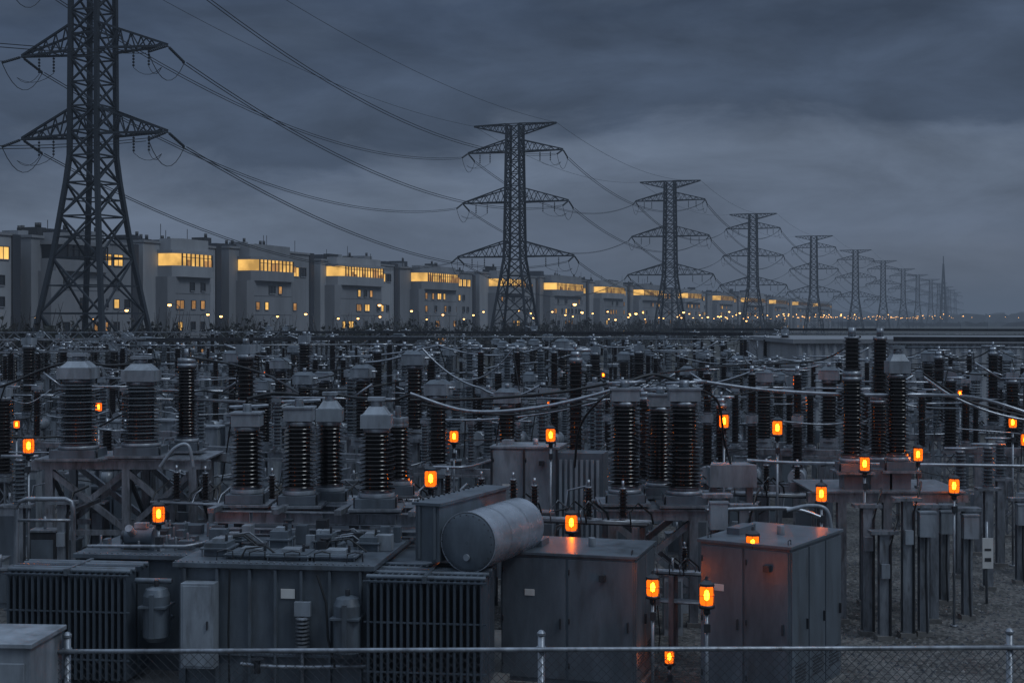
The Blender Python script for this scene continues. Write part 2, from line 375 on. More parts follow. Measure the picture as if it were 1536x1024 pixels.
def shrubs(name,items,nleaf,ls):
    mb=MB()
    for (x,y,r,h) in items:
        for j in range(8):
            a=R.uniform(0,6.3); mb.cyl((x,y,0),(x+math.cos(a)*r*.8,y+math.sin(a)*r*.8,h*R.uniform(.8,1.2)),.09,'twig',4,.02)
        cl=[(x+R.gauss(0,r*.5),y+R.gauss(0,r*.5),h*R.uniform(.25,.9),r*R.uniform(.25,.5)) for _ in range(9)]
        for j in range(nleaf):
            c=R.choice(cl); d=Vector((R.gauss(0,1),R.gauss(0,1),R.gauss(0,1))).normalized()*c[3]*R.uniform(.4,1.1)
            p=Vector((c[0],c[1],max(.2,c[2])))+d; p.z=max(.1,p.z); u=Vector((R.gauss(0,1),R.gauss(0,1),R.gauss(0,1))).normalized()*ls; w=u.cross(Vector((R.gauss(0,1),R.gauss(0,1),R.gauss(0,1))).normalized())
            mb.face([mb.addv(p-u-w),mb.addv(p+u-w*.6),mb.addv(p+w)],'foliage' if j%4 else 'twig')
    mb.build(name)
it=[]
for i in range(330):
    D=150+500*R.random()**1.5; p=LP(D,R.uniform(23,50)); it.append((p[0],p[1],R.uniform(1.8,3.8),R.uniform(4.5,8.3)))
shrubs('shrub_row',it,110,.34)
mb=MB(); r2=random.Random(3)
for lay,(D,hh,a0,a1) in enumerate(((1500,9,-400,1400),(2300,17,-1600,2200),(3400,32,-2600,3300))):
    x=a0; prev=None
    while x<a1:
        h=hh*(.6+.5*r2.random()+.25*math.sin(x*.01))*.8; w=hh*r2.uniform(.25,.9)
        top=mb.addv((x,D+r2.uniform(-20,20),h)); bot=mb.addv((x,D,0))
        if prev: mb.face([prev[1],bot,top,prev[0]],'far_mass')
        prev=(top,bot); x+=w
mb.build('distant_treeline')

# ---------------------------------------------------------------- equipment prototypes
def eq_post(ins='brown_porcelain',h0=3.2,h=2.4,r=.3,head='cap'):
    mb=MB(); 
    if h0>3.35: lattice_col(mb,0,0,.1,h0-.15,.45,'galvanised_steel')
    else: ibeam(mb,0,0,0,h0-.15,.28)
    mb.box(-.45,.45,-.45,.45,0,.1,'concrete_pad'); mb.bx(0,0,h0-.08,.75,.75,.14,'galvanised_steel')
    mb.bx(.3,-.3,h0*.45,.38,.26,.55,'light_paint')
    mb.tube([(.3,-.3,h0*.45),(.3,-.3,.1)],.03,'dark_steel')
    mb.insul(0,0,h0,h,r,ins,12,.13)
    z=h0+h
    if head=='cap': mb.cyl((0,0,z),(0,0,z+.18),r*.55,'aluminium',10); mb.cyl((0,0,z+.18),(0,0,z+.4),.05,'aluminium',6); mb.cyl((-.45,0,z+.22),(.45,0,z+.22),.05,'aluminium',6)
    if head=='ct':
        mb.bx(0,0,z+.2,r*1.9,r*1.6,.38,'light_paint'); mb.frus(0,0,z+.39,z+.52,r*1.7,r*1.0,'tank_paint'); mb.cyl((0,0,z+.52),(0,0,z+.68),.08,'galvanised_steel',8); mb.cyl((-.6,0,z+.25),(.6,0,z+.25),.05,'aluminium',6)
        mb.bx(0,0,h0+.12,.7,.7,.4,'light_paint')
    if head=='box':
        mb.bx(0,0,z+.16,.5,.42,.3,'light_paint'); mb.cyl((0,0,z+.31),(0,0,z+.5),.1,'galvanised_steel',8); mb.cyl((-.3,0,z+.15),(-.75,0,z+.3),.04,'aluminium',6)
    if head=='ring':
        mb.cyl((0,0,z),(0,0,z+.3),.07,'galvanised_steel',8)
        mb.tube([(.4*math.cos(a*.5236),.4*math.sin(a*.5236),z-.15) for a in range(13)],.03,'aluminium',6)
        for a in range(3): mb.cyl((0,0,z+.1),(.4*math.cos(a*2.09),.4*math.sin(a*2.09),z-.15),.015,'aluminium',4)
    return mb.mesh('post')
def eq_disc(ins='grey_porcelain',h0=3.3,h=1.7):
    mb=MB()
    for x in (-1.6,1.6): ibeam(mb,x,0,0,h0-.2,.25)
    mb.box(-2.3,2.3,-.14,.14,h0-.2,h0,'galvanised_steel'); mb.box(-2.3,2.3,-.5,-.4,h0-.3,h0-.2,'galvanised_steel')
    for x in (-2,-.0,2):
        mb.bx(x,0,h0+.05,.4,.5,.1,'galvanised_steel'); mb.insul(x,0,h0+.1,h,.19,ins,10,.12); mb.bx(x,0,h0+h+.18,.3,.3,.14,'light_paint')
    mb.cyl((-2.2,0,h0+h+.28),(.9,0,h0+h+.28),.045,'aluminium',6); mb.cyl((.9,0,h0+h+.28),(1.7,0,h0+h+.8),.04,'aluminium',6); mb.cyl((2,0,h0+h+.28),(2.6,0,h0+h+.28),.045,'aluminium',6)
    mb.bx(1.6,-.3,1.6,.5,.35,.8,'light_paint'); mb.cyl((1.6,-.3,2),(1.6,-.3,h0),.03,'dark_steel',6)
    mb.beam((-1.6,0,h0-.3),(1.6,0,.6),.07,'galvanised_steel')
    return mb.mesh('disc')
def eq_breaker(ins='brown_porcelain',h0=2.7):
    mb=MB()
    for x in (-1.5,1.5):
        for y in (-.4,.4): ibeam(mb,x,y,0,h0-.25,.2,'galvanised_steel')
        mb.beam((x,-.4,.3),(x,.4,h0-.4),.07,'galvanised_steel')
    mb.box(-2,2,-.5,-.34,h0-.25,h0,'galvanised_steel'); mb.box(-2,2,.34,.5,h0-.25,h0,'galvanised_steel')
    for x in (-1.5,0,1.5):
        mb.cyl((x,-.55,h0+.28),(x,.55,h0+.28),.28,'light_paint',14); mb.insul(x,0,h0+.5,1.5,.24,ins,12,.12)
        mb.bx(x,0,h0+2.15,.36,.45,.26,'light_paint'); mb.insul(x,0,h0+2.3,1.4,.2,ins,12,.12); mb.cyl((x,0,h0+3.7),(x,0,h0+3.95),.08,'aluminium',6)
        mb.cyl((x-.4,0,h0+3.8),(x+.4,0,h0+3.8),.04,'aluminium',6)
    mb.box(-.5,.5,-.95,-.52,.7,h0-.3,'light_paint'); mb.box(-.44,-.02,-.975,-.95,.76,h0-.36,'tank_paint'); mb.box(.02,.44,-.975,-.95,.76,h0-.36,'tank_paint')
    return mb.mesh('brk')
def eq_cab(w=1.4,h=2.1,z=.3,mat='light_paint'):
    mb=MB(); mb.box(-w/2-.1,w/2+.1,-.5,.5,0,z,'concrete_pad'); mb.box(-w/2,w/2,-.4,.4,z,z+h,mat); mb.box(-w/2-.06,w/2+.06,-.46,.46,z+h,z+h+.07,mat)
    n=max(1,round(w/.7))
    for i in range(n):
        a=-w/2+w*i/n; mb.box(a+.03,a+w/n-.03,-.43,-.4,z+.06,z+h-.06,mat); mb.bx(a+w/n-.1,-.45,z+h*.5,.03,.04,.2,'dark_steel')
        for q in range(5): mb.box(a+.15,a+w/n-.15,-.445,-.43,z+h*.8+q*.05,z+h*.8+q*.05+.02,'dark_steel')
    mb.tube([(w/2-.2,0,z+h),(w/2-.2,0,z+h+.5),(w/2+.3,0,z+h+.8),(w/2+.3,.6,z+h+.8)],.05,'galvanised_steel')
    return mb.mesh('cab')
def eq_smalltx():
    mb=MB(); mb.box(-1.3,1.3,-.8,.8,.2,2.6,'tank_paint'); mb.box(-1.4,1.4,-.9,.9,2.6,2.7,'tank_paint'); mb.box(-1.5,1.5,-1,1,0,.2,'concrete_pad')
    for i in range(15): mb.box(-1.2+i*.165,-1.13+i*.165,-1.35,-.8,.5,2.4,'radiator_paint')
    for x in (-.8,0,.8):
        mb.cyl((x,0,2.7),(x,0,3.2),.26,'light_paint',12); mb.insul(x,0,3.2,1.7,.27,'brown_porcelain',12,.12); mb.cyl((x,0,4.9),(x,0,5.3),.06,'aluminium',6)
    mb.cyl((-1.2,.6,3.5),(1.2,.6,3.5),.35,'tank_paint',16); mb.box(-.9,-.8,.5,.7,2.7,3.2,'galvanised_steel'); mb.box(.8,.9,.5,.7,2.7,3.2,'galvanised_steel')
    return mb.mesh('stx')
def eq_portal():
    mb=MB()
    for x in (-1.8,1.8): ibeam(mb,x,0,0,4.3,.24,'galvanised_steel')
    mb.box(-2.1,2.1,-.12,.12,4.3,4.55,'galvanised_steel'); mb.box(-2.1,2.1,-.1,.1,2.6,2.78,'dark_steel')
    for x in (-1.5,-.5,.5,1.5):
        mb.insul(x,0,4.55,1.3,.17,'white_porcelain',10,.1); mb.cyl((x,0,5.85),(x,0,6.2),.04,'aluminium',6)
        mb.bx(x,-.2,2.2,.35,.28,.5,'light_paint'); mb.tube([(x,-.2,2.4),(x,-.25,3.4),(x+.2,0,4.3)],.03,'cable',5)
    mb.cyl((-1.7,0,6.05),(1.7,0,6.05),.045,'aluminium',6)
    return mb.mesh('portal')
def eq_rack():
    r=random.Random(5); mb=MB()
    for x in (-1.9,0,1.9):
        for y in (-.5,.5): ibeam(mb,x,y,0,3.1,.18,'galvanised_steel')
        mb.box(x-.06,x+.06,-.4,.4,3.0,3.1,'dark_steel'); mb.box(x-.06,x+.06,-.4,.4,1.9,2.0,'dark_steel')
    for i in range(9):
        y=-.4+i*.1; mb.cyl((-2.2,y,3.14),(2.2,y,3.14),r.uniform(.025,.05),r.choice(('galvanised_steel','light_paint','dark_steel')),6)
    for i in range(6): mb.cyl((-2.2,-.35+i*.14,2.04),(2.2,-.35+i*.14,2.04),r.uniform(.03,.05),r.choice(('galvanised_steel','tank_paint')),6)
    for i in range(8):
        x=r.uniform(-1.9,1.9); z=r.uniform(1.0,3.0); mb.bx(x,-.66,z,r.uniform(.2,.5),.2,r.uniform(.3,.7),r.choice(('light_paint','tank_paint','light_paint'))); mb.tube([(x,-.62,z-.2),(x+.1,-.62,.8),(x,-.5,.1)],.025,'cable',5)
        xx=r.uniform(-1.9,1.9); mb.tube([(xx,-.4,3.1),(xx,-.55,3.5),(xx+.2,-.4,3.75),(xx+.5,0,3.4),(xx+.5,.3,3.1)],.03,r.choice(('cable','galvanised_steel')),5)
    for x in (-1.2,.4,1.4):
        mb.insul(x,.2,3.2,.9,.14,'brown_porcelain',10,.1); mb.cyl((x,.2,4.1),(x,.2,4.3),.04,'aluminium',6)
    return mb.mesh('rack')
PROT=[('post_insulator',eq_post('brown_porcelain',3.4,2.9,.28,'cap'),6.5,6),('post_insulator',eq_post('grey_porcelain',3.0,2.4,.28,'box'),5.8,3),
('post_insulator',eq_post('brown_porcelain',3.5,3.0,.38,'box'),6.9,5),('post_insulator',eq_post('white_porcelain',3.2,2.6,.25,'ring'),6.0,2),
('current_transformer',eq_post('grey_porcelain',2.9,2.3,.38,'ct'),5.8,3),('current_transformer',eq_post('white_porcelain',3.3,2.1,.33,'ct'),5.9,2),('current_transformer',eq_post('brown_porcelain',3.3,2.6,.42,'ct'),6.5,5),
('disconnect_switch',eq_disc(),5.3,2),('disconnect_switch',eq_disc('brown_porcelain',3.6,2.0),6,2),('circuit_breaker',eq_breaker(),6.5,3),('circuit_breaker',eq_breaker('grey_porcelain',2.5),6.3,1),
('control_cabinet',eq_cab(),2.6,1),('control_cabinet',eq_cab(2.1,2.4,.9,'light_paint'),3.2,1),('station_transformer',eq_smalltx(),5.3,1),('busbar_support',eq_portal(),6.1,2),('pipe_rack',eq_rack(),4.2,2)]
bag=[p for p in PROT for _ in range(p[3])]
WIDE=('disconnect_switch','circuit_breaker','station_transformer','busbar_support','pipe_rack')
GR=math.radians(-16); cg,sg=math.cos(GR),math.sin(GR)
cab=MB(); v_=30.0
while v_<150:
    u=-75; last=None
    kind=R.choice(bag); run=R.randint(2,4)
    while u<75:
        x=u*cg-v_*sg; y=u*sg+v_*cg
        px=768+F*x/y if y>1 else -9999
        if run<=0: kind=R.choice(bag); run=R.randint(2,4)
        step=5.0 if kind[0] in WIDE else 2.3
        if step>5: run-=1
        ok= y>43.5 and -130<px<1680 and y<140
        if 640<px<1250 and not(720<px<900 and y<47) and y>41.5 and y<140: ok=True
        if y<56 and (1180<px<1420 or 40<px<300) : ok=ok and y>48
        if px>1180 and y>88: ok=False
        if ok and R.random()<(.92 if y<80 else .6):
            s_=R.uniform(.82,1.08); inst(kind[0],kind[1],(x+R.uniform(-.3,.3),y+R.uniform(-.4,.4),0),GR+R.choice((0,0,math.pi)),s_)
            tp=(x,y,kind[2]*s_)
            if last and kind[0] not in('control_cabinet','pipe_rack') and R.random()<.6: cab.tube(cat(last,tp,R.uniform(.1,.45),8),R.choice((.02,.03,.04)),R.choice(('cable','cable','aluminium')),5)
            if kind[0] not in('control_cabinet','pipe_rack'):
                last=tp
                if R.random()<.22: cab.tube(cat(tp,(x+R.uniform(-2,3),y+R.uniform(4,7),R.uniform(5.2,6.6)),R.uniform(.3,1.2),8),.025,'cable',5)
                if R.random()<.45: cab.tube(cat(tp,(x+R.uniform(-1.2,1.2),y+R.uniform(-1,1),R.uniform(2.5,3.4)),R.uniform(-.3,.3),8),.025,'cable',5)
        else: last=None
        run-=1; u+=step
    v_+=R.choice((3.3,4.0,4.8))
cab.build('overhead_conductors')

def gantry(p0,p1,z,plain=False,w=.6):
    mb=MB(); a=Vector((p0[0],p0[1],z)); b_=Vector((p1[0],p1[1],z)); d=(b_-a); Lg=d.length; d.normalize(); s_=Vector((-d.y,d.x,0))*w*.5; up=Vector((0,0,w))
    if plain:
        mb.beam(a+up*.8,b_+up*.8,.2,'dark_steel'); mb.cyl(a+up*.2,b_+up*.2,.06,'galvanised_steel',6)
    else:
        n=int(Lg/w)
        ch=[(a+s_,b_+s_),(a-s_,b_-s_),(a+s_+up,b_+s_+up),(a-s_+up,b_-s_+up)]
        for q in ch: mb.beam(q[0],q[1],.08,'galvanised_steel')
        for i in range(n):
            t0,t1=i/n,(i+1)/n
            for c0,c1 in ((0,2),(1,3),(2,3)):
                if i%2: c0,c1=c1,c0
                mb.beam(ch[c0][0].lerp(ch[c0][1],t0),ch[c1][0].lerp(ch[c1][1],t1),.04,'galvanised_steel')
    m_=max(2,int(Lg/14)+1)
    for i in range(m_):
        p=a.lerp(b_,i/(m_-1)); lattice_col(mb,p.x,p.y,0,z,.6,'galvanised_steel',.08)
        if i<m_-1:
            for q in (.25,.5,.75):
                c=a.lerp(b_,(i+q)/(m_-1)); mb.insul(c.x,c.y,z-1.1,1.1,.13,'brown_porcelain',8,.12); mb.cyl((c.x,c.y,z-.05),(c.x,c.y,z+.2),.03,'dark_steel',5)
    mb.build('busbar_gantry',(p0[0],p0[1],0))
def g2(x0,D0,x1,D1,py,pl=False): gantry((WX(x0,D0),D0),(WX(x1,D1),D1),WZ(py,(D0+D1)/2)-.5,pl)
g2(-90,66,215,72,512); g2(195,84,640,90,508,True); g2(380,118,990,112,498,True); g2(830,100,1130,96,500,True); g2(1010,130,1620,118,494,True)
g2(1340,62,1640,60,508,True); g2(-90,110,420,116,500)
mb=MB(); x0,x1=WX(1195,98),WX(1680,98)
mb.box(x0,x1,98,118,0,6.3,'corrugated'); mb.box(x0-.3,x1+.3,97.7,118.3,6.3,6.6,'concrete_mid')
xx=x0
while xx<x1: mb.prism([(xx,98),(xx+.12,97.86),(xx+.3,97.86),(xx+.42,98)],.1,6.28,'corrugated'); xx+=.6
for i in range(4): xa=x0+3+i*6; mb.box(xa,xa+3,97.8,97.85,0,4,'tank_paint')
mb.build('corrugated_storage_building',(x0,98,0))
mb=MB(); mb.face([mb.addv(p) for p in ((WX(640,150),150,.016),(WX(980,150),150,.016),(WX(930,230),230,.016),(WX(760,230),230,.016))],'dirt_path'); mb.build('dirt_path')

# ---------------------------------------------------------------- foreground transformer
def radiator(mb,x0,x1,y0,y1,z0,z1):
    half=(y1-y0)/2
    for yy in (y0,y0+half+.05):
        y_e=yy+half-.1
        n=int((x1-x0)/.13)
        for i in range(n):
            x=x0+.03+i*(x1-x0)/n
            mb.prism([(x,yy+.03),(x+.018,yy),(x+.045,yy),(x+.063,yy+.03),(x+.063,y_e),(x,y_e)],z0,z1-.07,'radiator_paint')
            mb.box(x+.01,x+.05,yy+.12,y_e-.12,z1-.07,z1-.01,'radiator_paint')
        mb.cyl((x0,yy+.18,z1-.02),(x1,yy+.18,z1-.02),.055,'tank_paint',8); mb.cyl((x0,y_e-.15,z1-.02),(x1,y_e-.15,z1-.02),.055,'tank_paint',8)
    mb.box(x0-.03,x1+.03,y0+half-.08,y0+half+.03,z1-.1,z1+.02,'radiator_paint')
    xm=(x0+x1)/2; mb.box(xm-.04,xm+.04,y0-.03,y1,z1-.1,z1+.05,'tank_paint')
    mb.box(x0-.04,x1+.04,y0-.02,y0,z1-.1,z1-.06,'radiator_paint'); 
    for z in (z0+.4,z0+1.4): mb.box(x0-.03,x1+.03,y0+.02,y0+.04,z,z+.04,'radiator_paint')
mb=MB(); ph=math.radians(-7); mb.frame(WX(390,29.6),29.6,ph)
T='tank_paint'
mb.box(-1.75,2.35,0,5.9,.3,2.82,T); mb.box(-1.85,2.45,-.12,6.0,2.82,2.92,T)
mb.box(-4.5,-1.76,1.3,5.9,.3,2.74,T); mb.box(-4.6,-1.86,1.15,6.0,2.74,2.84,T)
mb.box(2.36,3.3,1.6,5.9,.3,2.7,T); mb.box(-5,5,-.4,6.2,0,.3,'concrete_pad')
for x in (-1.6,-.9,-.2,.35,.9,1.5,2.15):
    mb.box(x-.03,x+.03,-.1,0,.35,2.8,T)
mb.box(-1.72,2.3,-.08,0,1.0,1.06,T)
for i in range(34): x=-1.8+i*.125; mb.cyl((x,-.06,2.92),(x,-.06,2.955),.02,'galvanised_steel',6)
for i in range(20): x=-4.5+i*.13; mb.cyl((x,1.22,2.84),(x,1.22,2.87),.02,'galvanised_steel',6)
radiator(mb,-5.45,-2.75,-.3,1.05,.45,2.72); radiator(mb,2.35,4.8,-.55,1.3,.45,2.78)
mb.box(-1.55,-.85,-.45,-.11,.8,2.55,'light_paint'); mb.box(-1.5,-.9,-.47,-.45,.85,2.5,'light_paint'); mb.bx(-.97,-.5,1.7,.03,.04,.18,'dark_steel')
for i in range(9): mb.lathe(.95,-.16,1.15+i*.08,[(.09,0),(.15,.02),(.15,.04),(.09,.07)],'galvanised_steel',10)
mb.bx(.95,-.14,2.02,.34,.1,.3,'light_paint'); mb.cyl((.95,-.16,.5),(.95,-.16,1.15),.04,'galvanised_steel',8); mb.bx(.6,-.015,2.3,.3,.02,.2,'sign_white')
def vessel(x,y,z,h,r):
    mb.lathe(x,y,z,[(0,0),(r*.7,.02),(r,.12),(r,h-.18),(r*.8,h-.04),(r*.4,h),(0,h+.01)],T,18); mb.cyl((x,y,z+h),(x,y,z+h+.14),.05,'dark_steel',8)
    mb.bx(x,y-r,z+h*.5,.1,.05,h*.8,T); mb.cyl((x,y,z+h*.3),(x+.0,y+.9,z+h*.3),.05,T,8); mb.bx(x,y,z+h*.66,r*2.1,r*2.1,.05,T)
vessel(-2.2,-.1,1.25,1.15,.28); vessel(1.95,-.35,1.1,1.25,.29)
mb.cyl((-2.7,-.0,2.5),(-1.9,.0,2.5),.06,T,8); mb.tube([(2.3,-.2,.9),(1.2,-.25,.85),(.4,-.3,.85),(-.3,-.35,.9)],.045,'galvanised_steel',8)
mb.cyl((.05,-.35,.72),(.05,-.35,1.0),.07,'dark_steel',8); mb.lathe(.05,-.35,1.0,[(.02,0),(.14,.0),(.14,.02),(.02,.03)],'dark_steel',12)
mb.tube([(1.3,-.3,2.75),(1.5,-.35,2.2),(1.55,-.4,1.5),(1.7,-.42,.9)],.025,'cable',6); mb.tube([(-.6,-.15,2.8),(-.62,-.18,1.5),(-.6,-.18,.4)],.022,'cable',6)
rr=random.Random(11)
for (x,y,w,d,h) in ((-1.2,1.0,.5,.6,.28),(-.4,.8,.9,.7,.12),(.5,.7,.8,.7,.14),(1.45,.8,.85,.7,.12),(-.1,1.9,.4,.4,.4),(.9,2.0,.35,.5,.34),(1.9,2,.4,.5,.3),(-1.3,2.3,.5,.5,.2)):
    mb.box(x-w/2,x+w/2,y-d/2,y+d/2,2.925,2.925+h,T); mb.box(x-w/2-.07,x+w/2+.07,y-d/2-.07,y+d/2+.07,2.925+h*.5,2.925+h*.5+.04,T)
    mb.bx(x,y,2.96+h,w*.5,d*.5,.08,'light_paint'); mb.cyl((x+w*.3,y,2.92+h),(x+w*.3,y,3.08+h),.03,'dark_steel',6)
    for sx in (-1,1):
        for sy in (-1,1): mb.cyl((x+sx*(w/2+.03),y+sy*(d/2+.03),2.92),(x+sx*(w/2+.03),y+sy*(d/2+.03),2.97+h*.5),.02,'galvanised_steel',6)
for i in range(26):
    x=rr.uniform(-1.7,2.2); y=rr.uniform(1.3,3.4); h=rr.uniform(.08,.45)
    if rr.random()<.5: mb.box(x,x+rr.uniform(.1,.4),y,y+rr.uniform(.1,.4),2.925,2.925+h,rr.choice((T,'light_paint','dark_steel')))
    else: mb.cyl((x,y,2.92),(x,y,2.92+h),rr.uniform(.03,.09),rr.choice(('galvanised_steel','dark_steel',T)),8); mb.cyl((x,y,2.9+h),(x,y,2.94+h),.12,'dark_steel',8)
for i in range(9):
    x=rr.uniform(-1.7,1.4); y=rr.uniform(.3,3.2); mb.tube([(x,y,2.95),(x+.1,y+.05,3.15),(x+.5,y+.15,3.2),(x+.8,y+.1,3.0),(x+.9,y+.1,2.93)],.022,rr.choice(('cable','galvanised_steel')),6)
for x in (-1.0,-.3,.45,1.1,1.8): 
    mb.tube([(x,.2,2.93),(x,.25,3.1),(x+.15,.3,3.14),(x+.3,.35,3.1),(x+.3,.36,2.93)],.018,'dark_steel',6)
mb.cyl((-3.7,2.0,3.1),(-3.05,2.0,3.1),.21,'tank_paint',16); mb.cyl((-3.8,2,3.1),(-3.7,2,3.1),.14,'dark_steel',12); mb.bx(-3.35,2,3.36,.3,.2,.12,'light_paint'); mb.cyl((-3.5,2.0,3.1),(-3.5,1.6,3.35),.09,'light_paint',10)
mb.bx(-3.4,2,2.9,.6,.4,.12,'dark_steel')
for i in range(22):
    x=rr.uniform(-4.3,-2.1); y=rr.uniform(1.6,4.4); h=rr.uniform(.1,.3); mb.box(x,x+rr.uniform(.1,.35),y,y+.25,2.845,2.845+h,rr.choice((T,'tank_paint','dark_steel'))); mb.cyl((x,y-.1,2.84),(x,y-.1,2.95+h),.03,'galvanised_steel',6)
mb.tube([(-4.4,1.5,2.95),(-2.2,1.6,2.97),(-1.9,1.9,3.0),(-1.7,2.9,3.05)],.04,'galvanised_steel',8)
def hbeam(x0,x1,y,z0,z1,w=.22,mat='galvanised_steel'):
    mb.box(x0,x1,y,y+w,z1-.03,z1,mat); mb.box(x0,x1,y,y+w,z0,z0+.03,mat); mb.box(x0,x1,y+w*.42,y+w*.58,z0+.03,z1-.03,mat)
    n=int((x1-x0)/.8)
    for i in range(1,n): x=x0+(x1-x0)*i/n; mb.box(x-.01,x+.01,y+.01,y+w*.42,z0+.03,z1-.03,mat)
for y in (4.1,5.3):
    hbeam(-2.4,2.9,y,3.12,3.42)
    for x in (-2.2,-.6,1.0,2.6): mb.box(x-.1,x+.1,y+.02,y+.2,2.86,3.12,'dark_steel')
hbeam(-1.9,3.0,3.5,2.96,3.1)
for x in (-2.3,-.75,.75,2.5): mb.box(x-.08,x+.08,3.6,5.9,3.425,3.55,'galvanised_steel')
mb.frame()
def bushing(mb,px,D,pyb,pyt,r,mat='brown_porcelain',head='dome'):
    x,y=WX(px,D),D; zb,zt=WZ(pyb,D),WZ(pyt,D)
    mb.bx(x,y,zb-.12,r*2.1,r*2.1,.22,'tank_paint'); mb.box(x-r*1.4,x+r*1.4,y-r*1.3,y+r*1.3,zb-.3,zb-.235,'galvanised_steel')
    mb.cyl((x,y,zb),(x,y,zb+.1),r*.95,'light_paint',18)
    mb.insul(x,y,zb+.08,zt-zb-.08,r,mat,24,.095)
    if head=='dome':
        mb.bx(x,y,zt+.17,r*1.6,r*1.5,.32,'light_paint'); mb.frus(x,y,zt+.335,zt+.52,r*1.4,r*.8,'light_paint'); mb.cyl((x,y,zt+.52),(x,y,zt+.66),r*.3,'galvanised_steel',12); mb.bx(x,y,zt+.7,r*.9,r*.7,.09,'light_paint')
    elif head=='box':
        mb.bx(x,y,zt+.17,r*1.6,r*1.4,.3,'light_paint'); mb.bx(x,y,zt+.345,r*1.75,r*1.55,.05,'light_paint'); mb.cyl((x,y,zt+.37),(x,y,zt+.56),r*.26,'galvanised_steel',12); mb.cyl((x-r,y,zt+.48),(x+r*1.2,y,zt+.52),.04,'aluminium',8)
    elif head=='cap':
        mb.cyl((x,y,zt),(x,y,zt+.16),r*.7,'galvanised_steel',16); mb.cyl((x,y,zt+.16),(x,y,zt+.45),.07,'galvanised_steel',8)
    for sx in (-1,1): mb.cyl((x+sx*r*1.1,y-r*.8,zb-.23),(x+sx*r*1.1,y-r*.8,zb+.02),.025,'dark_steel',6)
for px,D,b0,t0,r,hd in ((371,34.6,738,640,.43,'box'),(449,34.6,740,632,.43,'box'),(495,35.6,735,632,.40,'dome'),(565,33.9,744,642,.45,'dome'),(597,36,726,635,.38,'cap')): bushing(mb,px,D,b0,t0,r,'brown_porcelain',hd)
mb.build('power_transformer',(WX(390,30),30,0),.006)

# conservator
mb=MB(); f=Vector(W(702,813,29.3)); bk=Vector((WX(778,31.6),31.6,f.z+.02)); ax=(bk-f).normalized(); sd=Vector((ax.y,-ax.x,0)); r=.61
def axcyl(prof,seg=40,mat='conservator_paint'):
    pr=None
    for q,(rr_,t_) in enumerate(prof):
        c=f+ax*t_; g_=[mb.addv(c+(sd*math.cos(2*math.pi*k_/seg)+Vector((0,0,1))*math.sin(2*math.pi*k_/seg))*rr_) for k_ in range(seg)]
        if pr:
            for k_ in range(seg): mb.face([pr[k_],pr[(k_+1)%seg],g_[(k_+1)%seg],g_[k_]],mat,True)
        pr=g_
Lc=(bk-f).length
axcyl([(.01,-.05),(.3,-.045),(.52,-.03),(r-.01,0)],40,'tank_paint'); axcyl([(r,0),(r,Lc)]); axcyl([(r,Lc),(.4,Lc+.06),(.01,Lc+.08)]); 
axcyl([(r+.02,.0),(r+.02,.05)]); axcyl([(r,0),(r+.02,0)]);axcyl([(r+.02,.05),(r,.05)])
for t_ in (.85,1.75): axcyl([(r+.006,t_),(r+.006,t_+.03)],40,'conservator_paint')
c0=f-ax*.055; mb.cyl(c0+Vector((0,0,-.3)),c0+Vector((0,0,-.3))-ax*.04,.07,'light_paint',12)
for k_ in range(24):
    a=k_*math.pi/12; c=c0+(sd*math.cos(a)+Vector((0,0,1))*math.sin(a))*.57; mb.cyl(c,c-ax*.02,.014,'dark_steel',6)
for t_ in (.5,2.0):
    c=f+ax*t_; mb.cyl((c.x,c.y,2.7),(c.x,c.y,f.z-.5),.12,'tank_paint',10)
def obox(o_,du,dv,z0,z1,mat):
    o_=Vector(o_); pts=[o_,o_+dv,o_+du+dv,o_+du]; mb.prism([(p.x,p.y) for p in pts],z0,z1,mat)
ob=f-sd*1.2-ax*.05; ZT=WZ(758,29.6)
obox(ob,ax*3.3,sd*.56,2.95,ZT,'tank_paint')
obox(ob-ax*.06-sd*.06,ax*3.42,sd*.68,ZT+.002,ZT+.06,'tank_paint')
for i in range(14):
    p=ob+ax*(.1+i*.24); mb.cyl((p.x,p.y,ZT+.06),(p.x,p.y,ZT+.1),.025,'dark_steel',6)
for dd in (.1,.46): p=ob+sd*dd-ax*.02; mb.beam((p.x,p.y,3.0),(p.x,p.y,4.1),.05,'tank_paint')
mb.build('oil_conservator_tank',(f.x,f.y,0))

